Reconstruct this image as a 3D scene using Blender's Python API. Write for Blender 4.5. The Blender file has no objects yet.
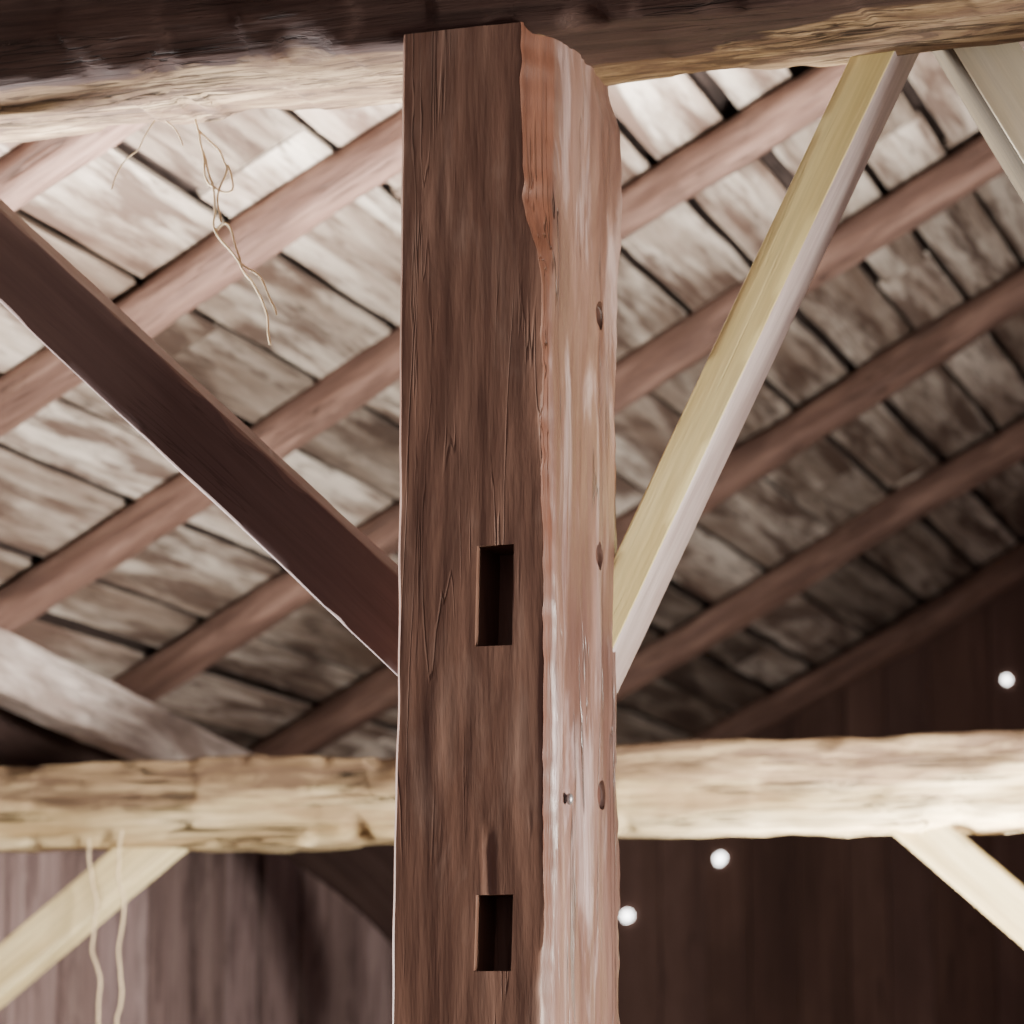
import bpy, bmesh, math, random
from mathutils import Vector, Matrix, noise
random.seed(7)
F=3300.0; PITCH=math.atan(525/F); CAMZ=1.6
A=math.radians(19.5)
U=Vector((math.cos(A),-math.sin(A),0)); B=Vector((math.sin(A),math.cos(A),0)); Z=Vector((0,0,1))
CAM=Vector((0,0,CAMZ))
TH=math.radians(28.6); TT=math.tan(TH); RC=4.4
scn=bpy.context.scene
def ray(px,py):
    f=Vector((0,math.cos(PITCH),math.sin(PITCH))); up=Vector((0,-math.sin(PITCH),math.cos(PITCH)))
    return f*F+Vector((1,0,0))*(px-512)+up*(512-py)
def ubz(p): return (p.dot(U),p.dot(B),p.z)
def W(u,b,z): return U*u+B*b+Z*z
def hit_b(px,py,b):
    r=ray(px,py); t=b/r.dot(B); return CAM+r*t
def hit_u(px,py,u):
    r=ray(px,py); t=u/r.dot(U); return CAM+r*t
def hit_roof(px,py,off=0.0):
    r=ray(px,py); t=(RC-off)/(r.z-TT*r.dot(U)); return CAM+r*t

# ---------------- materials
def N(nt,t,**k):
    n=nt.nodes.new(t)
    for a,v in k.items(): setattr(n,a,v)
    return n
def ramp(nt,stops):
    n=nt.nodes.new('ShaderNodeValToRGB'); e=n.color_ramp.elements
    e[0].position=stops[0][0]; e[0].color=(*stops[0][1],1)
    e[1].position=stops[-1][0]; e[1].color=(*stops[-1][1],1)
    for p,c in stops[1:-1]:
        x=e.new(p); x.color=(*c,1)
    return n
def layer(nt,bs,dark,mid,light,rough=.75,bump=.5,crack=.75,gr=(1.2,14,14),contrast=(.32,.5,.68),tone=False,stain=None,stain_amt=.5,stain_scale=(1.2,3,3),spec=.3,stain_edge=(.45,.62),tr=(.4,.72,1.15),fine=.8,stain2=None,sdist=.6,cw=.015):
    L=nt.links
    bs.inputs['Specular IOR Level'].default_value=spec
    tc=N(nt,'ShaderNodeTexCoord'); oi=N(nt,'ShaderNodeObjectInfo')
    mul=N(nt,'ShaderNodeMath',operation='MULTIPLY'); mul.inputs[1].default_value=57.0; L.new(oi.outputs['Random'],mul.inputs[0])
    add=N(nt,'ShaderNodeVectorMath',operation='ADD'); L.new(tc.outputs['Object'],add.inputs[0]); L.new(mul.outputs[0],add.inputs[1])
    vec=add.outputs[0]
    if tone:
        at=N(nt,'ShaderNodeAttribute',attribute_name='tone')
        m2=N(nt,'ShaderNodeMath',operation='MULTIPLY'); m2.inputs[1].default_value=31.0; L.new(at.outputs['Fac'],m2.inputs[0])
        a2=N(nt,'ShaderNodeVectorMath',operation='ADD'); L.new(vec,a2.inputs[0]); L.new(m2.outputs[0],a2.inputs[1]); vec=a2.outputs[0]
    def nz(sc,detail=6,dist=.3,rgh=.6):
        mp=N(nt,'ShaderNodeMapping'); mp.inputs['Scale'].default_value=sc; L.new(vec,mp.inputs['Vector'])
        n=N(nt,'ShaderNodeTexNoise'); n.inputs['Scale'].default_value=1; n.inputs['Detail'].default_value=detail; n.inputs['Distortion'].default_value=dist; n.inputs['Roughness'].default_value=rgh
        L.new(mp.outputs[0],n.inputs['Vector']); return n.outputs['Fac']
    def mix(mode,fac,a,b):
        x=N(nt,'ShaderNodeMix',data_type='RGBA',blend_type=mode)
        if isinstance(fac,float): x.inputs[0].default_value=fac
        else: L.new(fac,x.inputs[0])
        for i,v in ((6,a),(7,b)):
            if isinstance(v,tuple): x.inputs[i].default_value=(*v,1)
            else: L.new(v,x.inputs[i])
        return x.outputs[2]
    def stainf(col,sc,edge,amt,c):
        g3=nz(sc,5,sdist,.62); r3=ramp(nt,[(edge[0],(0,0,0)),(edge[1],(1,1,1))]); L.new(g3,r3.inputs[0])
        mm=N(nt,'ShaderNodeMath',operation='MULTIPLY'); mm.inputs[1].default_value=amt; L.new(r3.outputs[0],mm.inputs[0])
        return mix('MIX',mm.outputs[0],col,c)
    g1=nz(gr); r1=ramp(nt,[(contrast[0],dark),(contrast[1],mid),(contrast[2],light)]); L.new(g1,r1.inputs[0])
    col=r1.outputs[0]
    g2=nz((gr[0]*3,gr[1]*7,gr[2]*7),4,0); r2=ramp(nt,[(.3,(.55,.52,.5)),(.7,(1.15,1.12,1.1))]); L.new(g2,r2.inputs[0])
    col=mix('MULTIPLY',fine,col,r2.outputs[0])
    if stain: col=stainf(col,stain_scale,stain_edge,stain_amt,stain)
    if stain2: col=stainf(col,stain2[0],stain2[1],stain2[2],stain2[3])
    g4=nz((gr[0]*.55,gr[1]*1.7,gr[2]*1.7),3,.6)
    r4=ramp(nt,[(.5-cw,(0,0,0)),(.5,(1,1,1)),(.5+cw,(0,0,0))]); L.new(g4,r4.inputs[0])
    gm=nz((2,6,6),2,0); rm=ramp(nt,[(.48,(0,0,0)),(.6,(1,1,1))]); L.new(gm,rm.inputs[0])
    cm=N(nt,'ShaderNodeMath',operation='MULTIPLY'); L.new(r4.outputs[0],cm.inputs[0]); L.new(rm.outputs[0],cm.inputs[1])
    cm2=N(nt,'ShaderNodeMath',operation='MULTIPLY'); cm2.inputs[1].default_value=crack; L.new(cm.outputs[0],cm2.inputs[0])
    col=mix('MIX',cm2.outputs[0],col,tuple(c*.25 for c in dark))
    if tone:
        rt=ramp(nt,[(0,(.09,.07,.07)),(.04,(tr[0],tr[0]*.92,tr[0]*.88)),(.3,(tr[1],tr[1]*.95,tr[1]*.9)),(1,(tr[2],tr[2],tr[2]))]); L.new(at.outputs['Fac'],rt.inputs[0])
        col=mix('MULTIPLY',1.0,col,rt.outputs[0])
    else:
        rt=ramp(nt,[(0,(.9,.88,.87)),(1,(1.08,1.08,1.08))]); L.new(oi.outputs['Random'],rt.inputs[0])
        col=mix('MULTIPLY',1.0,col,rt.outputs[0])
    L.new(col,bs.inputs['Base Color'])
    rr=N(nt,'ShaderNodeMapRange'); rr.inputs['To Min'].default_value=rough-.12; rr.inputs['To Max'].default_value=min(1,rough+.15); L.new(g1,rr.inputs[0]); L.new(rr.outputs[0],bs.inputs['Roughness'])
    gs=N(nt,'ShaderNodeMath',operation='MULTIPLY'); gs.inputs[1].default_value=fine*.6; L.new(g2,gs.inputs[0])
    h=N(nt,'ShaderNodeMath',operation='ADD'); L.new(g1,h.inputs[0]); L.new(gs.outputs[0],h.inputs[1])
    h2=N(nt,'ShaderNodeMath',operation='SUBTRACT'); L.new(h.outputs[0],h2.inputs[0]); L.new(cm2.outputs[0],h2.inputs[1])
    bp=N(nt,'ShaderNodeBump'); bp.inputs['Strength'].default_value=bump; bp.inputs['Distance'].default_value=.012; L.new(h2.outputs[0],bp.inputs['Height']); L.new(bp.outputs[0],bs.inputs['Normal'])
def wood(name,*a,**k):
    m=bpy.data.materials.new(name); m.use_nodes=True; nt=m.node_tree
    layer(nt,nt.nodes['Principled BSDF'],*a,**k); return m
def blend(name,base,over):
    """base=dict; over=[(attribute,dict)] - surface zones blended by vertex attributes with a ragged noise edge"""
    m=bpy.data.materials.new(name); m.use_nodes=True; nt=m.node_tree; L=nt.links
    b0_=nt.nodes['Principled BSDF']; layer(nt,b0_,**base); cur=b0_.outputs[0]
    tc=N(nt,'ShaderNodeTexCoord'); mp=N(nt,'ShaderNodeMapping'); mp.inputs['Scale'].default_value=(6,35,35); L.new(tc.outputs['Object'],mp.inputs[0])
    nn=N(nt,'ShaderNodeTexNoise'); nn.inputs['Scale'].default_value=1; nn.inputs['Detail'].default_value=5; L.new(mp.outputs[0],nn.inputs['Vector'])
    for at,d in over:
        b=N(nt,'ShaderNodeBsdfPrincipled'); layer(nt,b,**d)
        a=N(nt,'ShaderNodeAttribute',attribute_name=at)
        s=N(nt,'ShaderNodeMath',operation='ADD'); L.new(a.outputs['Fac'],s.inputs[0]); L.new(nn.outputs['Fac'],s.inputs[1])
        r=N(nt,'ShaderNodeMapRange'); r.inputs['From Min'].default_value=.85; r.inputs['From Max'].default_value=1.15; L.new(s.outputs[0],r.inputs[0])
        mx=N(nt,'ShaderNodeMixShader'); L.new(r.outputs[0],mx.inputs[0]); L.new(cur,mx.inputs[1]); L.new(b.outputs[0],mx.inputs[2]); cur=mx.outputs[0]
    L.new(cur,nt.nodes['Material Output'].inputs['Surface']); return m
def plain(name,c,rough=.6,metal=0,emit=0):
    m=bpy.data.materials.new(name); m.use_nodes=True; bs=m.node_tree.nodes['Principled BSDF']
    nt=m.node_tree; n=N(nt,'ShaderNodeTexNoise'); n.inputs['Scale'].default_value=40
    r=ramp(nt,[(.3,tuple(x*.8 for x in c)),(.7,c)]); nt.links.new(n.outputs['Fac'],r.inputs[0]); nt.links.new(r.outputs[0],bs.inputs['Base Color'])
    bs.inputs['Roughness'].default_value=rough; bs.inputs['Metallic'].default_value=metal
    if emit: bs.inputs['Emission Color'].default_value=(*c,1); bs.inputs['Emission Strength'].default_value=emit
    return m
D_post=dict(dark=(.118,.060,.040),mid=(.158,.084,.058),light=(.205,.118,.085),rough=.48,bump=.4,gr=(1.6,9,9),contrast=(.27,.5,.73),stain=(.26,.175,.138),stain_amt=.45,stain_scale=(3.0,9,9),stain_edge=(.52,.68),spec=.45,fine=.45,stain2=((3.5,13,13),(.54,.66),.5,(.095,.046,.032)),crack=.5)
D_postR=dict(dark=(.085,.042,.031),mid=(.125,.066,.049),light=(.18,.108,.087),rough=.42,bump=.7,gr=(1.4,9,9),contrast=(.34,.5,.66),stain=(.40,.315,.315),stain_amt=.6,stain_scale=(1.8,11,11),stain_edge=(.52,.68),spec=.6,fine=.5,stain2=((2.4,10,10),(.51,.62),.75,(.085,.038,.026)))
D_postC=dict(dark=(.060,.022,.012),mid=(.095,.035,.019),light=(.14,.056,.032),rough=.5,bump=.6,gr=(1.3,14,14),spec=.35,fine=.5)
M_post=wood('plain_post_wood',**D_post)
M_post3=blend('post_wood',D_post,[('mask_arris',D_postC),('mask_hewn',D_postR)])
M_brace_dark=wood('dark_brace_wood',(.115,.070,.063),(.14,.088,.079),(.16,.103,.092),rough=.7,bump=.15,fine=.25,crack=.4)
M_shade=wood('painted_shade_wood',(.03,.018,.017),(.042,.026,.024),(.055,.036,.032),rough=.9,bump=.3,spec=.1)  # near-black tone paints shade onto the two added filler timbers
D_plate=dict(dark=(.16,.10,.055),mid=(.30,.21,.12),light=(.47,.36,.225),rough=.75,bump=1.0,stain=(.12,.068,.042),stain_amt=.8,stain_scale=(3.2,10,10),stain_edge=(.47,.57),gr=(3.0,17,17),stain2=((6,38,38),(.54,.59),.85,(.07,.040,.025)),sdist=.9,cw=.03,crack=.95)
D_plateShade=dict(dark=(.035,.020,.017),mid=(.062,.036,.030),light=(.095,.057,.047),rough=.75,bump=.8)  # plate front: shade painted as darker colour, against the pale lit underside
M_plate=blend('plate_wood',D_plate,[('mask_shade',D_plateShade)])
D_tie=dict(dark=(.38,.27,.13),mid=(.58,.46,.26),light=(.77,.65,.41),rough=.75,bump=1.1,stain=(.33,.22,.12),stain_amt=.65,gr=(1.3,12,12),stain_scale=(2.0,12,12),stain_edge=(.51,.59),sdist=.5,cw=.035,crack=1.0)
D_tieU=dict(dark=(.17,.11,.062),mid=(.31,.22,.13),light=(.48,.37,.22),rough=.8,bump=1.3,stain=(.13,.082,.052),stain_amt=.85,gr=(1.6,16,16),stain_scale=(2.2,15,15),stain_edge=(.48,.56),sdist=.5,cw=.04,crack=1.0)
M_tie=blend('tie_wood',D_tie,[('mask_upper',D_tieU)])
M_yel=wood('yellow_wood',(.64,.53,.23),(.76,.65,.31),(.84,.74,.39),rough=.55,bump=.2,crack=.4,spec=.4,fine=.35)
M_cream=wood('cream_brace_wood',(.54,.42,.21),(.70,.58,.32),(.80,.69,.41),rough=.6,bump=.3,crack=.6,spec=.3,fine=.5)
M_pale=wood('pale_corner_brace_wood',(.78,.71,.50),(.88,.82,.62),(.93,.88,.70),rough=.6,bump=.2,crack=.4,spec=.4,fine=.25)
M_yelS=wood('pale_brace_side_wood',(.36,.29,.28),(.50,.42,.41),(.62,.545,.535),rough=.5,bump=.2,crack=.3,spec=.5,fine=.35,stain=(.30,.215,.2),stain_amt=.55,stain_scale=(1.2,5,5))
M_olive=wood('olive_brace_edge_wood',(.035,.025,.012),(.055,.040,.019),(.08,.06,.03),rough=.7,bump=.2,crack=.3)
M_raft=wood('rafter_wood',(.115,.064,.050),(.175,.105,.084),(.27,.172,.142),rough=.7,bump=.9,fine=.7,gr=(1.8,14,14),stain=(.10,.056,.045),stain_amt=.65,stain_scale=(1.8,10,10),stain_edge=(.48,.6))
M_eave=wood('eave_wood',(.26,.21,.19),(.50,.44,.41),(.66,.6,.57),rough=.75,bump=.7,stain=(.16,.11,.09),stain_amt=.7,stain_scale=(1,6,6))
M_roof=wood('roof_board_wood',(.20,.142,.112),(.365,.305,.26),(.63,.57,.51),rough=.8,bump=.25,tone=True,gr=(.7,7,7),contrast=(.33,.48,.62),stain=(.09,.053,.040),stain_amt=.88,stain_scale=(1.0,8,8),stain_edge=(.47,.60),tr=(.36,.58,1.15),stain2=((2.0,20,20),(.54,.64),.7,(.09,.054,.041)),sdist=.3,fine=.5)
M_wallL=wood('side_wall_wood',(.18,.125,.125),(.25,.182,.182),(.32,.245,.243),rough=.8,bump=.4,tone=True,gr=(.8,8,8),tr=(.5,.72,1.05),stain=(.10,.064,.063),stain_amt=.7,stain_scale=(3,9,9),stain_edge=(.52,.62))
M_wallB=wood('gable_wall_wood',(.10,.056,.046),(.14,.082,.068),(.185,.112,.095),rough=.8,bump=.15,tone=True,gr=(.5,4,4),tr=(.7,.85,1.05),stain=(.07,.039,.034),stain_amt=.6,stain_scale=(.6,1,1),fine=.4)
M_floor=wood('earth_floor',(.14,.10,.07),(.22,.16,.11),(.3,.23,.15),rough=.95,bump=.5,gr=(3,3,3))
M_peg=plain('peg_wood',(.085,.028,.016),.85); M_straw=plain('straw',(.66,.52,.32),.7); M_iron=plain('iron',(.35,.34,.35),.4,.8)
M_day=plain('daylight',(1,.98,.95),emit=10)

def finish(name,bm,mat,mw=None,label=None,cat=None,parent=None,struct=False,smooth=True):
    me=bpy.data.meshes.new(name); bm.normal_update(); bm.to_mesh(me); bm.free()
    for p in me.polygons: p.use_smooth=smooth
    ob=bpy.data.objects.new(name,me); me.materials.append(mat); bpy.context.collection.objects.link(ob)
    if mw is not None: ob.matrix_world=mw
    if parent:
        ob.parent=parent; ob.matrix_parent_inverse=parent.matrix_world.inverted()
    if label: ob['label']=label
    if cat: ob['category']=cat
    if struct: ob['kind']='structure'
    return ob
def frame(o,x,up):
    x=x.normalized(); y=up.cross(x).normalized(); z=x.cross(y)
    m=Matrix((x,y,z)).transposed().to_4x4(); m.translation=o; return m
def loft(rings):
    bm=bmesh.new(); vs=[[bm.verts.new(p) for p in r] for r in rings]; n=len(rings[0])
    for a,b in zip(vs,vs[1:]):
        for i in range(n):
            j=(i+1)%n; bm.faces.new((a[i],a[j],b[j],b[i]))
    bm.faces.new(list(reversed(vs[0]))); bm.faces.new(vs[-1])
    bmesh.ops.recalc_face_normals(bm,faces=bm.faces); return bm
def timber(name,p0,p1,w,h,up,mat,label,cat='beam',rough=.006,wane=.02,bow=0,seed=0,step=.02,parent=None,edge=.0,group=None,chip=0,seg=.035,facet=0,sharp=False):
    L=(p1-p0).length; mw=frame(p0,p1-p0,up); rings=[]; nseg=max(8,int(L/seg))
    ny=max(2,int(w/step)); nz_=max(2,int(h/step))
    for s in range(nseg+1):
        x=L*s/nseg; pts=[]
        hw=w/2*(1+edge*noise.noise((x*1.7,seed,0))); hh=h/2*(1+edge*noise.noise((x*1.7,seed+9,3))+edge*.6*noise.noise((x*6,seed+9,3)))
        c=[]
        for k in range(4):
            c.append(max(.003,wane*(.55+1.1*noise.noise((x*2.2,seed*3+k*7,1.5)))+chip*max(0,noise.noise((x*9,seed*3+k*7,4.5))-.1)))
        corners=[(-hw,-hh,c[0],0),(hw,-hh,c[1],1),(hw,hh,c[2],2),(-hw,hh,c[3],3)]
        poly=[]
        for (a,b,cc,k) in corners:
            sa=-1 if a<0 else 1; sb=-1 if b<0 else 1
            p_y=Vector((a-sa*cc,b)); p_z=Vector((a,b-sb*cc)); mid=Vector((a-sa*cc*.35,b-sb*cc*.35))
            poly+= [p_z,mid,p_y] if k in(0,2) else [p_y,mid,p_z]
        out=[]
        for i in range(12):
            p=poly[i]; q=poly[(i+1)%12]; n=1 if i%3!=2 else (ny if i in (2,8) else nz_)
            for t in range(n): out.append(p.lerp(q,t/n))
        for q in out:
            d=noise.noise((x*3,q.x*14+seed*5,q.y*14))*rough+noise.noise((x*9,q.x*40+seed,q.y*40))*rough*.4
            if facet: d+=facet*(noise.cell_vector((x*5+.5*noise.noise((x*9,q.y*9,1)),q.x*5+seed,q.y*7))[0]-.5)
            v=q*(1+d/max(.02,q.length))
            oy=rough*1.2*noise.noise((x*.9,seed+4,8)); oz=rough*1.2*noise.noise((x*.9,seed+14,8))+bow*math.sin(math.pi*x/L)
            pts.append(Vector((x,v.x+oy,v.y+oz)))
        rings.append(pts)
    bm=loft(rings)
    ob=finish(name,bm,mat,mw,label,cat,parent)
    for p in ob.data.polygons:
        if len(p.vertices)>4: p.use_smooth=False
    if sharp: ob.data.set_sharp_from_angle(angle=math.radians(28))
    if group: ob['group']=group
    return ob
def pole(name,p0,p1,r0,r1,mat,label,seed,group):
    L=(p1-p0).length; mw=frame(p0,p1-p0,Z); rings=[]; n=int(L/.05)
    for s in range(n+1):
        x=L*s/n; r=r0+(r1-r0)*s/n; pts=[]
        oy=.05*noise.noise((x*.6,seed,0)); oz=.05*noise.noise((x*.6,seed,7))
        for k in range(24):
            a=2*math.pi*k/24; ca_,sa_=math.cos(a),math.sin(a)
            rr=r*(1+.16*noise.noise((x*1.5,ca_*1.2+seed*3,sa_*1.2))+.11*noise.noise((x*5,ca_*3+seed*3,sa_*3)))
            rr*=1-.06*math.cos(4*a)
            pts.append(Vector((x,ca_*rr+oy,sa_*rr+oz)))
        rings.append(pts)
    ob=finish(name,loft(rings),mat,mw,label,'rafter'); ob['group']=group; return ob
def planks(name,LX,WY,pw,th,mat,mw,gap,joint,backing=True,seed=1,jit=.01,tmin=.08,var=.45,back_tone=0.0,gv=(1,1),wob=.4):
    rnd=random.Random(seed); bm=bmesh.new(); lay=bm.verts.layers.float.new('tone')
    def box(x0,x1,y0,y1,z0,z1,t,s0=(0,0),s1=(0,0)):
        n=max(1,int((x1-x0)/.15)) if s0!=(0,0) else 1
        prev=None
        for k in range(n+1):
            f=k/n; x=x0+(x1-x0)*f
            ya=y0+s0[0]+(s0[1]-s0[0])*f; yb=y1+s1[0]+(s1[1]-s1[0])*f
            if n>1: ya+=gap*wob*noise.noise((x*2.6,y0*7,1)); yb+=gap*wob*noise.noise((x*2.6,y1*7,5))
            v=[bm.verts.new((x,y,z)) for y,z in ((ya,z0),(yb,z0),(yb,z1),(ya,z1))]
            for q in v: q[lay]=t
            if prev:
                for i in range(4):
                    j=(i+1)%4; bm.faces.new((prev[i],prev[j],v[j],v[i]))
            else: bm.faces.new(v)
            prev=v
        bm.faces.new(prev)
    y=0
    while y<WY:
        w=pw*rnd.uniform(.75,1.25); x=-rnd.uniform(0,joint)
        while x<LX:
            l=joint*rnd.uniform(.7,1.3); xa=max(0,x); xb=min(LX,x+l)
            if xb-xa>.05:
                z=rnd.uniform(-jit,jit); g=gap*rnd.uniform(*gv)
                r=lambda: rnd.uniform(-var,var)*gap
                box(xa+.003,xb-.003,y+g/2,min(WY,y+w)-g/2,z,z+th,rnd.uniform(tmin,1),(r(),r()),(r(),r()))
            x+=l
        y+=w
    if backing: box(0,LX,0,WY,th+jit+.005,th+jit+.02,back_tone)
    bmesh.ops.recalc_face_normals(bm,faces=bm.faces)
    return finish(name,bm,mat,mw,struct=True,smooth=False)
def setmask(me,name,fn):
    at=me.attributes.new(name,'FLOAT','POINT'); at.data.foreach_set('value',[float(min(1,max(0,fn(v.co)))) for v in me.vertices])

# ---------------- post
b0=5.78
uL=ubz(hit_b(399,512,b0))[0]; uR=ubz(hit_b(550,512,b0))[0]
b1=ubz(hit_u(620,512,uR))[1]
zp=hit_b(475,34,b0).z
ztop=hit_b(500,24,b0).z
def zy(py): return hit_b(500,py,b0).z
def upx(px): return ubz(hit_b(px,512,b0))[0]
def sm(a,b,x):
    t=min(1,max(0,(x-a)/(b-a))); return t*t*(3-2*t)
def chA(z):
    k=sm(zy(290),zy(190),z); return .016+.006*noise.noise((z*3,1,1))+k*.040+.006*noise.noise((z*9,5,1))+.004*noise.noise((z*30,5,1))
def chB(z):
    k=sm(zy(330),zy(120),z); return .028+.010*noise.noise((z*2.5,4,1))+k*.065+.012*noise.noise((z*8,4,1))+.006*noise.noise((z*26,4,1))
rings=[]; NS=360
for s in range(NS+1):
    z=ztop*s/NS
    ca=chA(z); cb=chB(z)
    topn=sm(zy(85),zy(35),z)*.022-.006*sm(zy(400),zy(100),z)
    lw=.006*noise.noise((z*1.6,2,2))+.003*noise.noise((z*7,2,2))+.009*sm(zy(500),zy(1000),z)
    rw=.008*noise.noise((z*1.9,12,2))+.009*noise.noise((z*8,12,2))+.012*noise.noise((z*25,12,2))+.03*sm(zy(400),zy(100),z)
    P=[Vector((uL-lw+.005,b0)),Vector((uR-ca,b0)),Vector((uR-.002,b0+cb)),Vector((uR-topn,b1-.03+rw)),Vector((uR-.03-topn,b1+rw)),Vector((uL+.02,b1)),Vector((uL,b1-.03)),Vector((uL-lw-.005,b0+.016))]
    cnt=[44,6,34,3,10,2,12,3]; out=[]
    for i in range(8):
        p=P[i]; q=P[(i+1)%8]
        for t in range(cnt[i]): out.append((p.lerp(q,t/cnt[i]),i))
    pts=[]
    for q,i in out:
        amp=.009 if i in(2,3) else .0040
        d=noise.noise((z*1.6,q.x*14,q.y*18))*amp+noise.noise((z*5,q.x*34,q.y*44))*amp*.5
        if i==0:
            if zy(893)<z<zy(815):
                cx=upx(489)+.003*noise.noise((z*30,0,0)); wd=.011+.004*noise.noise((z*40,4,0))
                d+=.006*max(0,1-abs(q.x-cx)/wd)**.5*sm(zy(815),zy(850),z)
            v=Vector((q.x,q.y+d))
        elif i in (2,3,1): v=Vector((q.x+d,q.y))
        else: v=q
        pts.append(Vector((z,v.x,v.y)))
    rings.append(pts)
mwp=Matrix((Z,U,B)).transposed().to_4x4()
post=finish('post',loft(rings),M_post3,mwp,'reddish-brown hewn wooden post with two mortise slots and peg holes','post')
cut=[]
def cbox(px0,px1,py0,py1,dep):
    a=ubz(hit_b(px0,py0,b0)); c=ubz(hit_b(px1,py1,b0)); bm=bmesh.new(); bmesh.ops.create_cube(bm,size=1)
    for v in bm.verts:
        v.co=Vector((c[2]+(a[2]-c[2])*(v.co.x+.5),a[0]+(c[0]-a[0])*(v.co.y+.5)+v.co.x*.004,b0-.05+(dep+.05)*(v.co.z+.5)))
    bmesh.ops.recalc_face_normals(bm,faces=bm.faces)
    cut.append(finish('cutter',bm,M_post3,mwp))
cbox(476,513,546,645,.13); cbox(475,512,895,971,.11)
pegs=[]
for (px,py) in ((602,316),(603,556),(606,795)):
    p=ubz(hit_u(px-3,py,uR)); bm=bmesh.new(); bmesh.ops.create_cone(bm,segments=20,radius1=.029,radius2=.029,depth=.09,cap_ends=True,matrix=Matrix.Translation((p[2],p[0],p[1]))@Matrix.Rotation(math.pi/2,4,'X'))
    cut.append(finish('cutter',bm,M_post3,mwp)); pegs.append(p)
for c in cut:
    md=post.modifiers.new('b','BOOLEAN'); md.object=c; md.operation='DIFFERENCE'; md.solver='EXACT'
bpy.context.view_layer.update()
me=bpy.data.meshes.new_from_object(post.evaluated_get(bpy.context.evaluated_depsgraph_get()))
post.modifiers.clear(); post.data=me
me.set_sharp_from_angle(angle=math.radians(50))
def f_h(c):
    if c.y<uR-.03: return 0
    cb=chB(c.x)*.75
    return .5+(c.z-(b0+cb))/.02
def f_a(c):
    if c.z>b0+.16: return 0
    return .5+(c.y-(uR-chA(c.x)))/.012 if c.z<b0+.02 else 1.0*(c.y>uR-.09)
setmask(me,'mask_hewn',f_h); setmask(me,'mask_arris',f_a)
print('POSTCHK minb',min(v.co.z for v in me.vertices)-b0,'maxu',max(v.co.y for v in me.vertices)-uR)
for c in cut: bpy.data.objects.remove(c)
for p in pegs:
    bm=bmesh.new(); bmesh.ops.create_cone(bm,segments=18,radius1=.026,radius2=.024,depth=.05,cap_ends=True)
    bmesh.ops.bevel(bm,geom=[e for e in bm.edges],offset=.003,segments=2)
    x=finish('peg',bm,M_peg,Matrix.Translation(W(p[0]-.037,p[1],p[2]))@U.to_track_quat('Z','Y').to_matrix().to_4x4(),parent=post)
p=ubz(hit_u(568,799,uR)); bm=bmesh.new(); bmesh.ops.create_uvsphere(bm,u_segments=14,v_segments=8,radius=.011)
x=finish('nail',bm,M_iron,Matrix.Translation(W(p[0]+.003,p[1],p[2]))@Matrix.Scale(.6,4,U),parent=post,label='round iron nail head')

# ---------------- top plate
bp0=b0+.012; bp1=b0+.42; bc=(bp0+bp1)/2
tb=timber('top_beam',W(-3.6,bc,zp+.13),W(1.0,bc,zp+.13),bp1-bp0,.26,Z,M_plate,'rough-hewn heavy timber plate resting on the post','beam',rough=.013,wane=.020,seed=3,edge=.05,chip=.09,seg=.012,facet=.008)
mwt=tb.matrix_world.copy()
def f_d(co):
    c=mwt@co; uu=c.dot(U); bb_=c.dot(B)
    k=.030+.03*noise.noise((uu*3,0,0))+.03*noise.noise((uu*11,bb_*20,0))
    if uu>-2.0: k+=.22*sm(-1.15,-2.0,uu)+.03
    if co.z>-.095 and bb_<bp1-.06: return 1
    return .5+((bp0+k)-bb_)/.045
setmask(tb.data,'mask_shade',f_d)
# ---------------- braces of near frame
def inplane(name,pxa,pya,pxb,pyb,bm_,face,depth,mat,label,seed,grp=None,side=None,twist=0,**k):
    a=hit_b(pxa,pya,bm_-depth/2)+B*depth/2; c=hit_b(pxb,pyb,bm_-depth/2)+B*depth/2
    d=(c-a).normalized(); up=B.cross(d)
    if twist: up=(up*math.cos(twist)-B*math.sin(twist)).normalized()
    o=timber(name,a,c,depth,face,up,mat,label,'brace',seed=seed,sharp=True,**k)
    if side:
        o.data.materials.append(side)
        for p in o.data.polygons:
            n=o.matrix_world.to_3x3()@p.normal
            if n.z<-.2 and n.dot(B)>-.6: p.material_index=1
    return o
inplane('brace',-100,163,440,665,b0+.20,.144,.11,M_brace_dark,'dark sawn diagonal brace tenoned into the post',5,rough=.002,wane=.005,chip=.022,seg=.02)
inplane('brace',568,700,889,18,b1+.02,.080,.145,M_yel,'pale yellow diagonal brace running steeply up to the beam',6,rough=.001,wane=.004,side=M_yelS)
inplane('brace',928,-26,1266,515,bp1+.12,.120,.15,M_pale,'pale yellow brace descending from the beam to the next post',8,rough=.002,wane=.004,side=M_olive,twist=math.radians(18))

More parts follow.
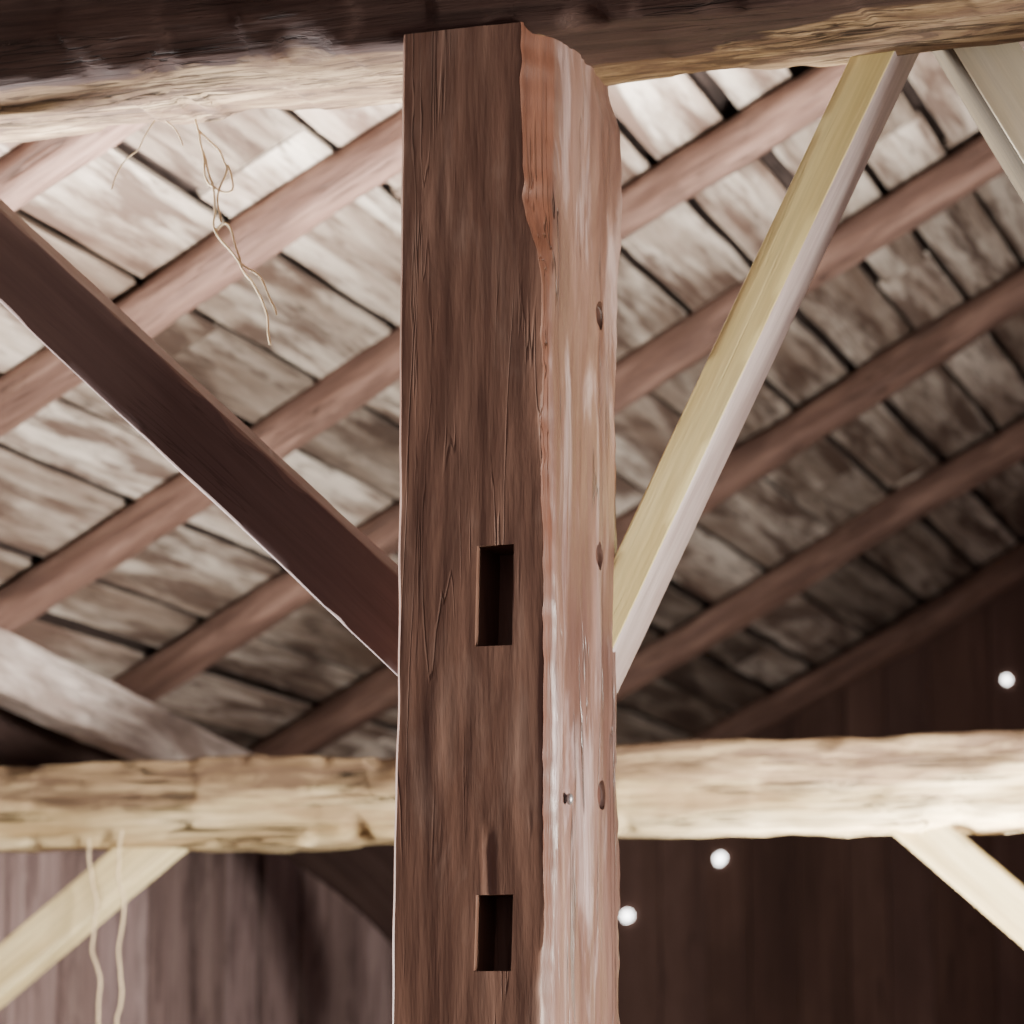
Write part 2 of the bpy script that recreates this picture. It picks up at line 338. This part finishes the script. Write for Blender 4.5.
# ---------------- tie beam frame
bt=9.45
zt0=hit_b(200,759,bt).z; zt1=hit_b(200,846,bt).z
ul=ubz(hit_b(-190,800,bt))[0]; ur=ubz(hit_b(1230,790,bt))[0]
zl=(zt0+zt1)/2
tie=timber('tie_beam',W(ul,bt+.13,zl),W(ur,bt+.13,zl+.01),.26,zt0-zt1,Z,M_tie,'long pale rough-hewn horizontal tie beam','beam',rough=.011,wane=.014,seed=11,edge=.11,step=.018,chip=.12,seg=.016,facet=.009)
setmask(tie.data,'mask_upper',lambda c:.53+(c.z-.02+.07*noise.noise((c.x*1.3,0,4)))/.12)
inplane('brace',186,812,-165,1108,bt+.1,.135,.11,M_cream,'pale cream diagonal brace under the tie beam',12,rough=.002,wane=.005)
inplane('brace',885,800,1205,1075,bt+.1,.125,.11,M_cream,'pale sawn brace falling away under the tie beam',13,rough=.002,wane=.005)
for uu,s in ((ul+.1,1),(ur-.1,2)):
    timber('post',W(uu,bt+.13,0),W(uu,bt+.13,zt1+.01),.22,.22,U,M_cream,'square timber post carrying the tie beam','post',seed=20+s)
un=ubz(hit_b(1330,500,b0+.3))[0]
timber('post',W(un,b0+.3,0),W(un,b0+.3,zp+.01),.26,.36,U,M_post,'square brown timber post under the heavy plate','post',seed=31)

# ---------------- roof
upv=(U*math.cos(TH)+Z*math.sin(TH)).normalized()
nrm=upv.cross(B).normalized()
if nrm.z<0: nrm=-nrm
bg=ubz(hit_roof(872,648))[1]+.12
ue=-6.05
def roofp(u,b,off=0): return W(u,b,CAMZ+RC+TT*u)+nrm*off
rt_=math.radians(2.2)
Bs=(B*math.cos(rt_)-upv*math.sin(rt_)).normalized(); Us=(upv*math.cos(rt_)+B*math.sin(rt_)).normalized()
if Bs.cross(Us).dot(nrm)<0:
    mwr=Matrix((-Bs,Us,nrm)).transposed().to_4x4(); mwr.translation=roofp(ue-.75,bg+.05)
else:
    mwr=Matrix((Bs,Us,nrm)).transposed().to_4x4(); mwr.translation=roofp(ue-.2,3.5)
planks('ceiling',bg+.05-3.5,11,.31,.025,M_roof,mwr,.044,4.5,seed=6,jit=.010,var=.35,gv=(.4,1.35),wob=.2)
R=[((0,193),(90,148),30),((0,415),(395,140),29),((0,618),(830,76),27),((150,690),(975,150),25),((280,755),(1024,284),24),((620,684),(1024,432),21),((720,742),(1024,556),19)]
for i,(a,b,r) in enumerate(R):
    dist=hit_roof((a[0]+b[0])/2,(a[1]+b[1])/2).y; rad=r*.84*dist/F
    pa=ubz(hit_roof(a[0],a[1],rad*1.1)); pb=ubz(hit_roof(b[0],b[1],rad*1.1)); bb=(pa[1]+pb[1])/2
    pole('rafter',roofp(ue+.02,bb,-rad),roofp(3.0,bb,-rad),rad*1.02,rad*.95,M_raft,'round brown pole rafter under pale roof boards',i*3+1,'pole rafters under the roof boards')

# ---------------- walls, floor, eave plate
ze=CAMZ+RC+TT*ue
mwl=Matrix((Z,B,-U)).transposed().to_4x4()
if mwl.determinant()<0: mwl=Matrix((Z,-B,-U)).transposed().to_4x4(); mwl.translation=W(ue-.05,bg,0)
else: mwl.translation=W(ue-.05,3.5,0)
planks('wall_left',ze-.05,bg-3.5,.42,.025,M_wallL,mwl,.04,9,seed=9,jit=.004,tmin=.2)
mwg=Matrix((Z,U,B)).transposed().to_4x4()
if mwg.determinant()<0: mwg=Matrix((Z,-U,B)).transposed().to_4x4(); mwg.translation=W(4.0,bg,0)
else: mwg.translation=W(ue,bg,0)
wb=planks('wall_back',1,4.0-ue,.30,.03,M_wallB,mwg,.006,9,seed=12,jit=.002,tmin=.15)
for v in wb.data.vertices:
    if v.co.x>.5:
        wu=(wb.matrix_world@v.co).dot(U); v.co.x=CAMZ+RC+TT*wu-.02
for px,py,r in ((720,859,5.5),(627,916,5.5),(1007,680,4.5)):
    c=hit_b(px,py,bg-.012); bm=bmesh.new(); rr=r*c.y/F
    bmesh.ops.create_circle(bm,cap_ends=True,segments=18,radius=rr)
    for v in bm.verts: v.co*=1+.3*noise.noise(v.co*30+Vector((px,0,0)))
    finish('knothole',bm,M_day,Matrix.Translation(c)@(-B).to_track_quat('Z','Y').to_matrix().to_4x4(),parent=wb,label='small knothole letting in daylight')
bm=bmesh.new(); bmesh.ops.create_cube(bm,size=1)
mf=Matrix((U,B,Z)).transposed().to_4x4() if Matrix((U,B,Z)).determinant()>0 else Matrix((U,-B,Z)).transposed().to_4x4()
fl=finish('floor',bm,M_floor,Matrix.Translation(W(0,7,-.05))@mf@Matrix.Diagonal((16,26,.1,1)),struct=True)
a=hit_roof(-70,635,.46); c=hit_roof(330,822,.36)
timber('eave_beam',a,c,.12,.20,Z,M_eave,'weathered grey hewn eave beam under the rafter feet','beam',seed=41,rough=.005,wane=.01,sharp=True)
a=hit_roof(-70,708,.40); c=hit_roof(130,794,.38)
timber('eave_beam',a,c,.12,.26,Z,M_shade,'dark timber added to stand for the shade below the grey eave beam','beam',seed=47,rough=.005,wane=.02)  # added timber, fills the gap under the eave with painted shade
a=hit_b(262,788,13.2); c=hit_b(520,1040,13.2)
timber('brace',a,c,.12,.40,B.cross((c-a).normalized()),M_shade,'dark curved timber added to stand for the shadow on the plank wall','brace',seed=44,bow=-.12)  # added timber, stands in for the dark curved shadow beside the post

# ---------------- straw strands / strings
def strand(name,pts,r,label,cat,branch=()):
    cu=bpy.data.curves.new(name,'CURVE'); cu.dimensions='3D'; cu.bevel_depth=r; cu.bevel_resolution=2
    for ps in [pts]+list(branch):
        s=cu.splines.new('POLY')
        fine=[]
        for i in range(len(ps)-1):
            p0=ps[max(0,i-1)];p1=ps[i];p2=ps[i+1];p3=ps[min(len(ps)-1,i+2)]
            for k in range(6):
                t=k/6; fine.append(.5*((2*p1)+(-p0+p2)*t+(2*p0-5*p1+4*p2-p3)*t*t+(-p0+3*p1-3*p2+p3)*t**3))
        fine.append(ps[-1]); s.points.add(len(fine)-1)
        for q,f in zip(s.points,fine): q.co=(*(f+Vector((noise.noise(f*25),0,noise.noise(f*25+Vector((5,5,5)))))*.006),1)
    ob=bpy.data.objects.new('tmp',cu); bpy.context.collection.objects.link(ob); bpy.context.view_layer.update()
    me=bpy.data.meshes.new_from_object(ob.evaluated_get(bpy.context.evaluated_depsgraph_get())); bpy.data.objects.remove(ob)
    o=bpy.data.objects.new(name,me); me.materials.clear(); me.materials.append(M_straw); bpy.context.collection.objects.link(o); o['label']=label; o['category']=cat
def H(b,*pp): return [hit_b(x,y,b) for x,y in pp]
bb=b0+.36
strand('straw_strand',H(bb,(193,112),(203,150),(214,200),(216,230),(238,262),(262,300),(270,345)),.0024,'dry straw strand dangling from the hewn plate','straw',
  [H(bb,(197,130),(222,155),(226,175),(217,195),(222,222)),H(bb,(203,150),(208,185),(232,190),(228,165)),H(bb,(216,230),(228,225),(240,262)),H(bb,(238,262),(262,280),(276,315))])
strand('straw_strand',H(bb-.02,(160,112),(140,145),(118,172),(112,190)),.0015,'thin dry straw wisp caught under the plate','straw',[H(bb-.02,(150,110),(175,128),(182,145))])
bb=bt-.03
strand('string',H(bb,(88,838),(90,870),(96,905),(92,945),(100,985),(96,1040)),.0042,'loose pale string hanging from the brace','string')
strand('string',H(bb,(122,830),(118,870),(124,905),(118,950),(121,990),(114,1040)),.0042,'loose pale string hanging beside the brace','string')

# ---------------- lights
def area(loc,target,size,sy,power,col,spread=180):
    l=bpy.data.lights.new('light','AREA'); l.shape='RECTANGLE'; l.size=size; l.size_y=sy; l.energy=power; l.color=col; l.spread=math.radians(spread)
    o=bpy.data.objects.new('light',l); bpy.context.collection.objects.link(o); o.location=loc
    o.rotation_euler=(Vector(target)-Vector(loc)).to_track_quat('-Z','Y').to_euler(); return o
area(W(3.4,5.3,1.2),W(-3.2,8.8,2.0),2.0,1.6,430,(1,.94,.85),70)
area(W(-5.2,6.7,.9),W(-2.4,6.4,3.0),1.4,1.4,310,(.99,.97,.97),80)
area(W(-2.9,7.2,.2),W(-3.1,7.4,3.6),1.6,1.0,180,(1,.95,.87),50)  # low unseen lamp, added to brighten the plate underside and roof boards
area(W(-1.9,9.0,.2),W(-1.9,9.4,3.6),1.2,1.0,115,(1,.95,.87),45)  # second low fill lamp, added for the bright roof patch past the post
s=bpy.data.lights.new('light','SPOT'); s.energy=450; s.color=(1,.95,.86); s.spot_size=math.radians(15); s.spot_blend=.7; s.shadow_soft_size=.3  # unseen spot, added to brighten the corner brace and right brace top
so=bpy.data.objects.new('light',s); bpy.context.collection.objects.link(so); so.location=W(-.6,2.6,.4)
so.rotation_euler=(W(-.9,6.4,3.25)-so.location).to_track_quat('-Z','Y').to_euler()
w=bpy.data.worlds.new('world'); scn.world=w; w.use_nodes=True
w.node_tree.nodes['Background'].inputs[0].default_value=(.68,.525,.535,1); w.node_tree.nodes['Background'].inputs[1].default_value=.66

cd=bpy.data.cameras.new('camera'); cd.sensor_width=36; cd.lens=F/1024*36; co=bpy.data.objects.new('camera',cd); bpy.context.collection.objects.link(co)
co.location=CAM; co.rotation_euler=(math.pi/2+PITCH,0,0); cd.dof.use_dof=True; cd.dof.focus_distance=6.15; cd.dof.aperture_fstop=4.0; cd.clip_end=200
scn.camera=co
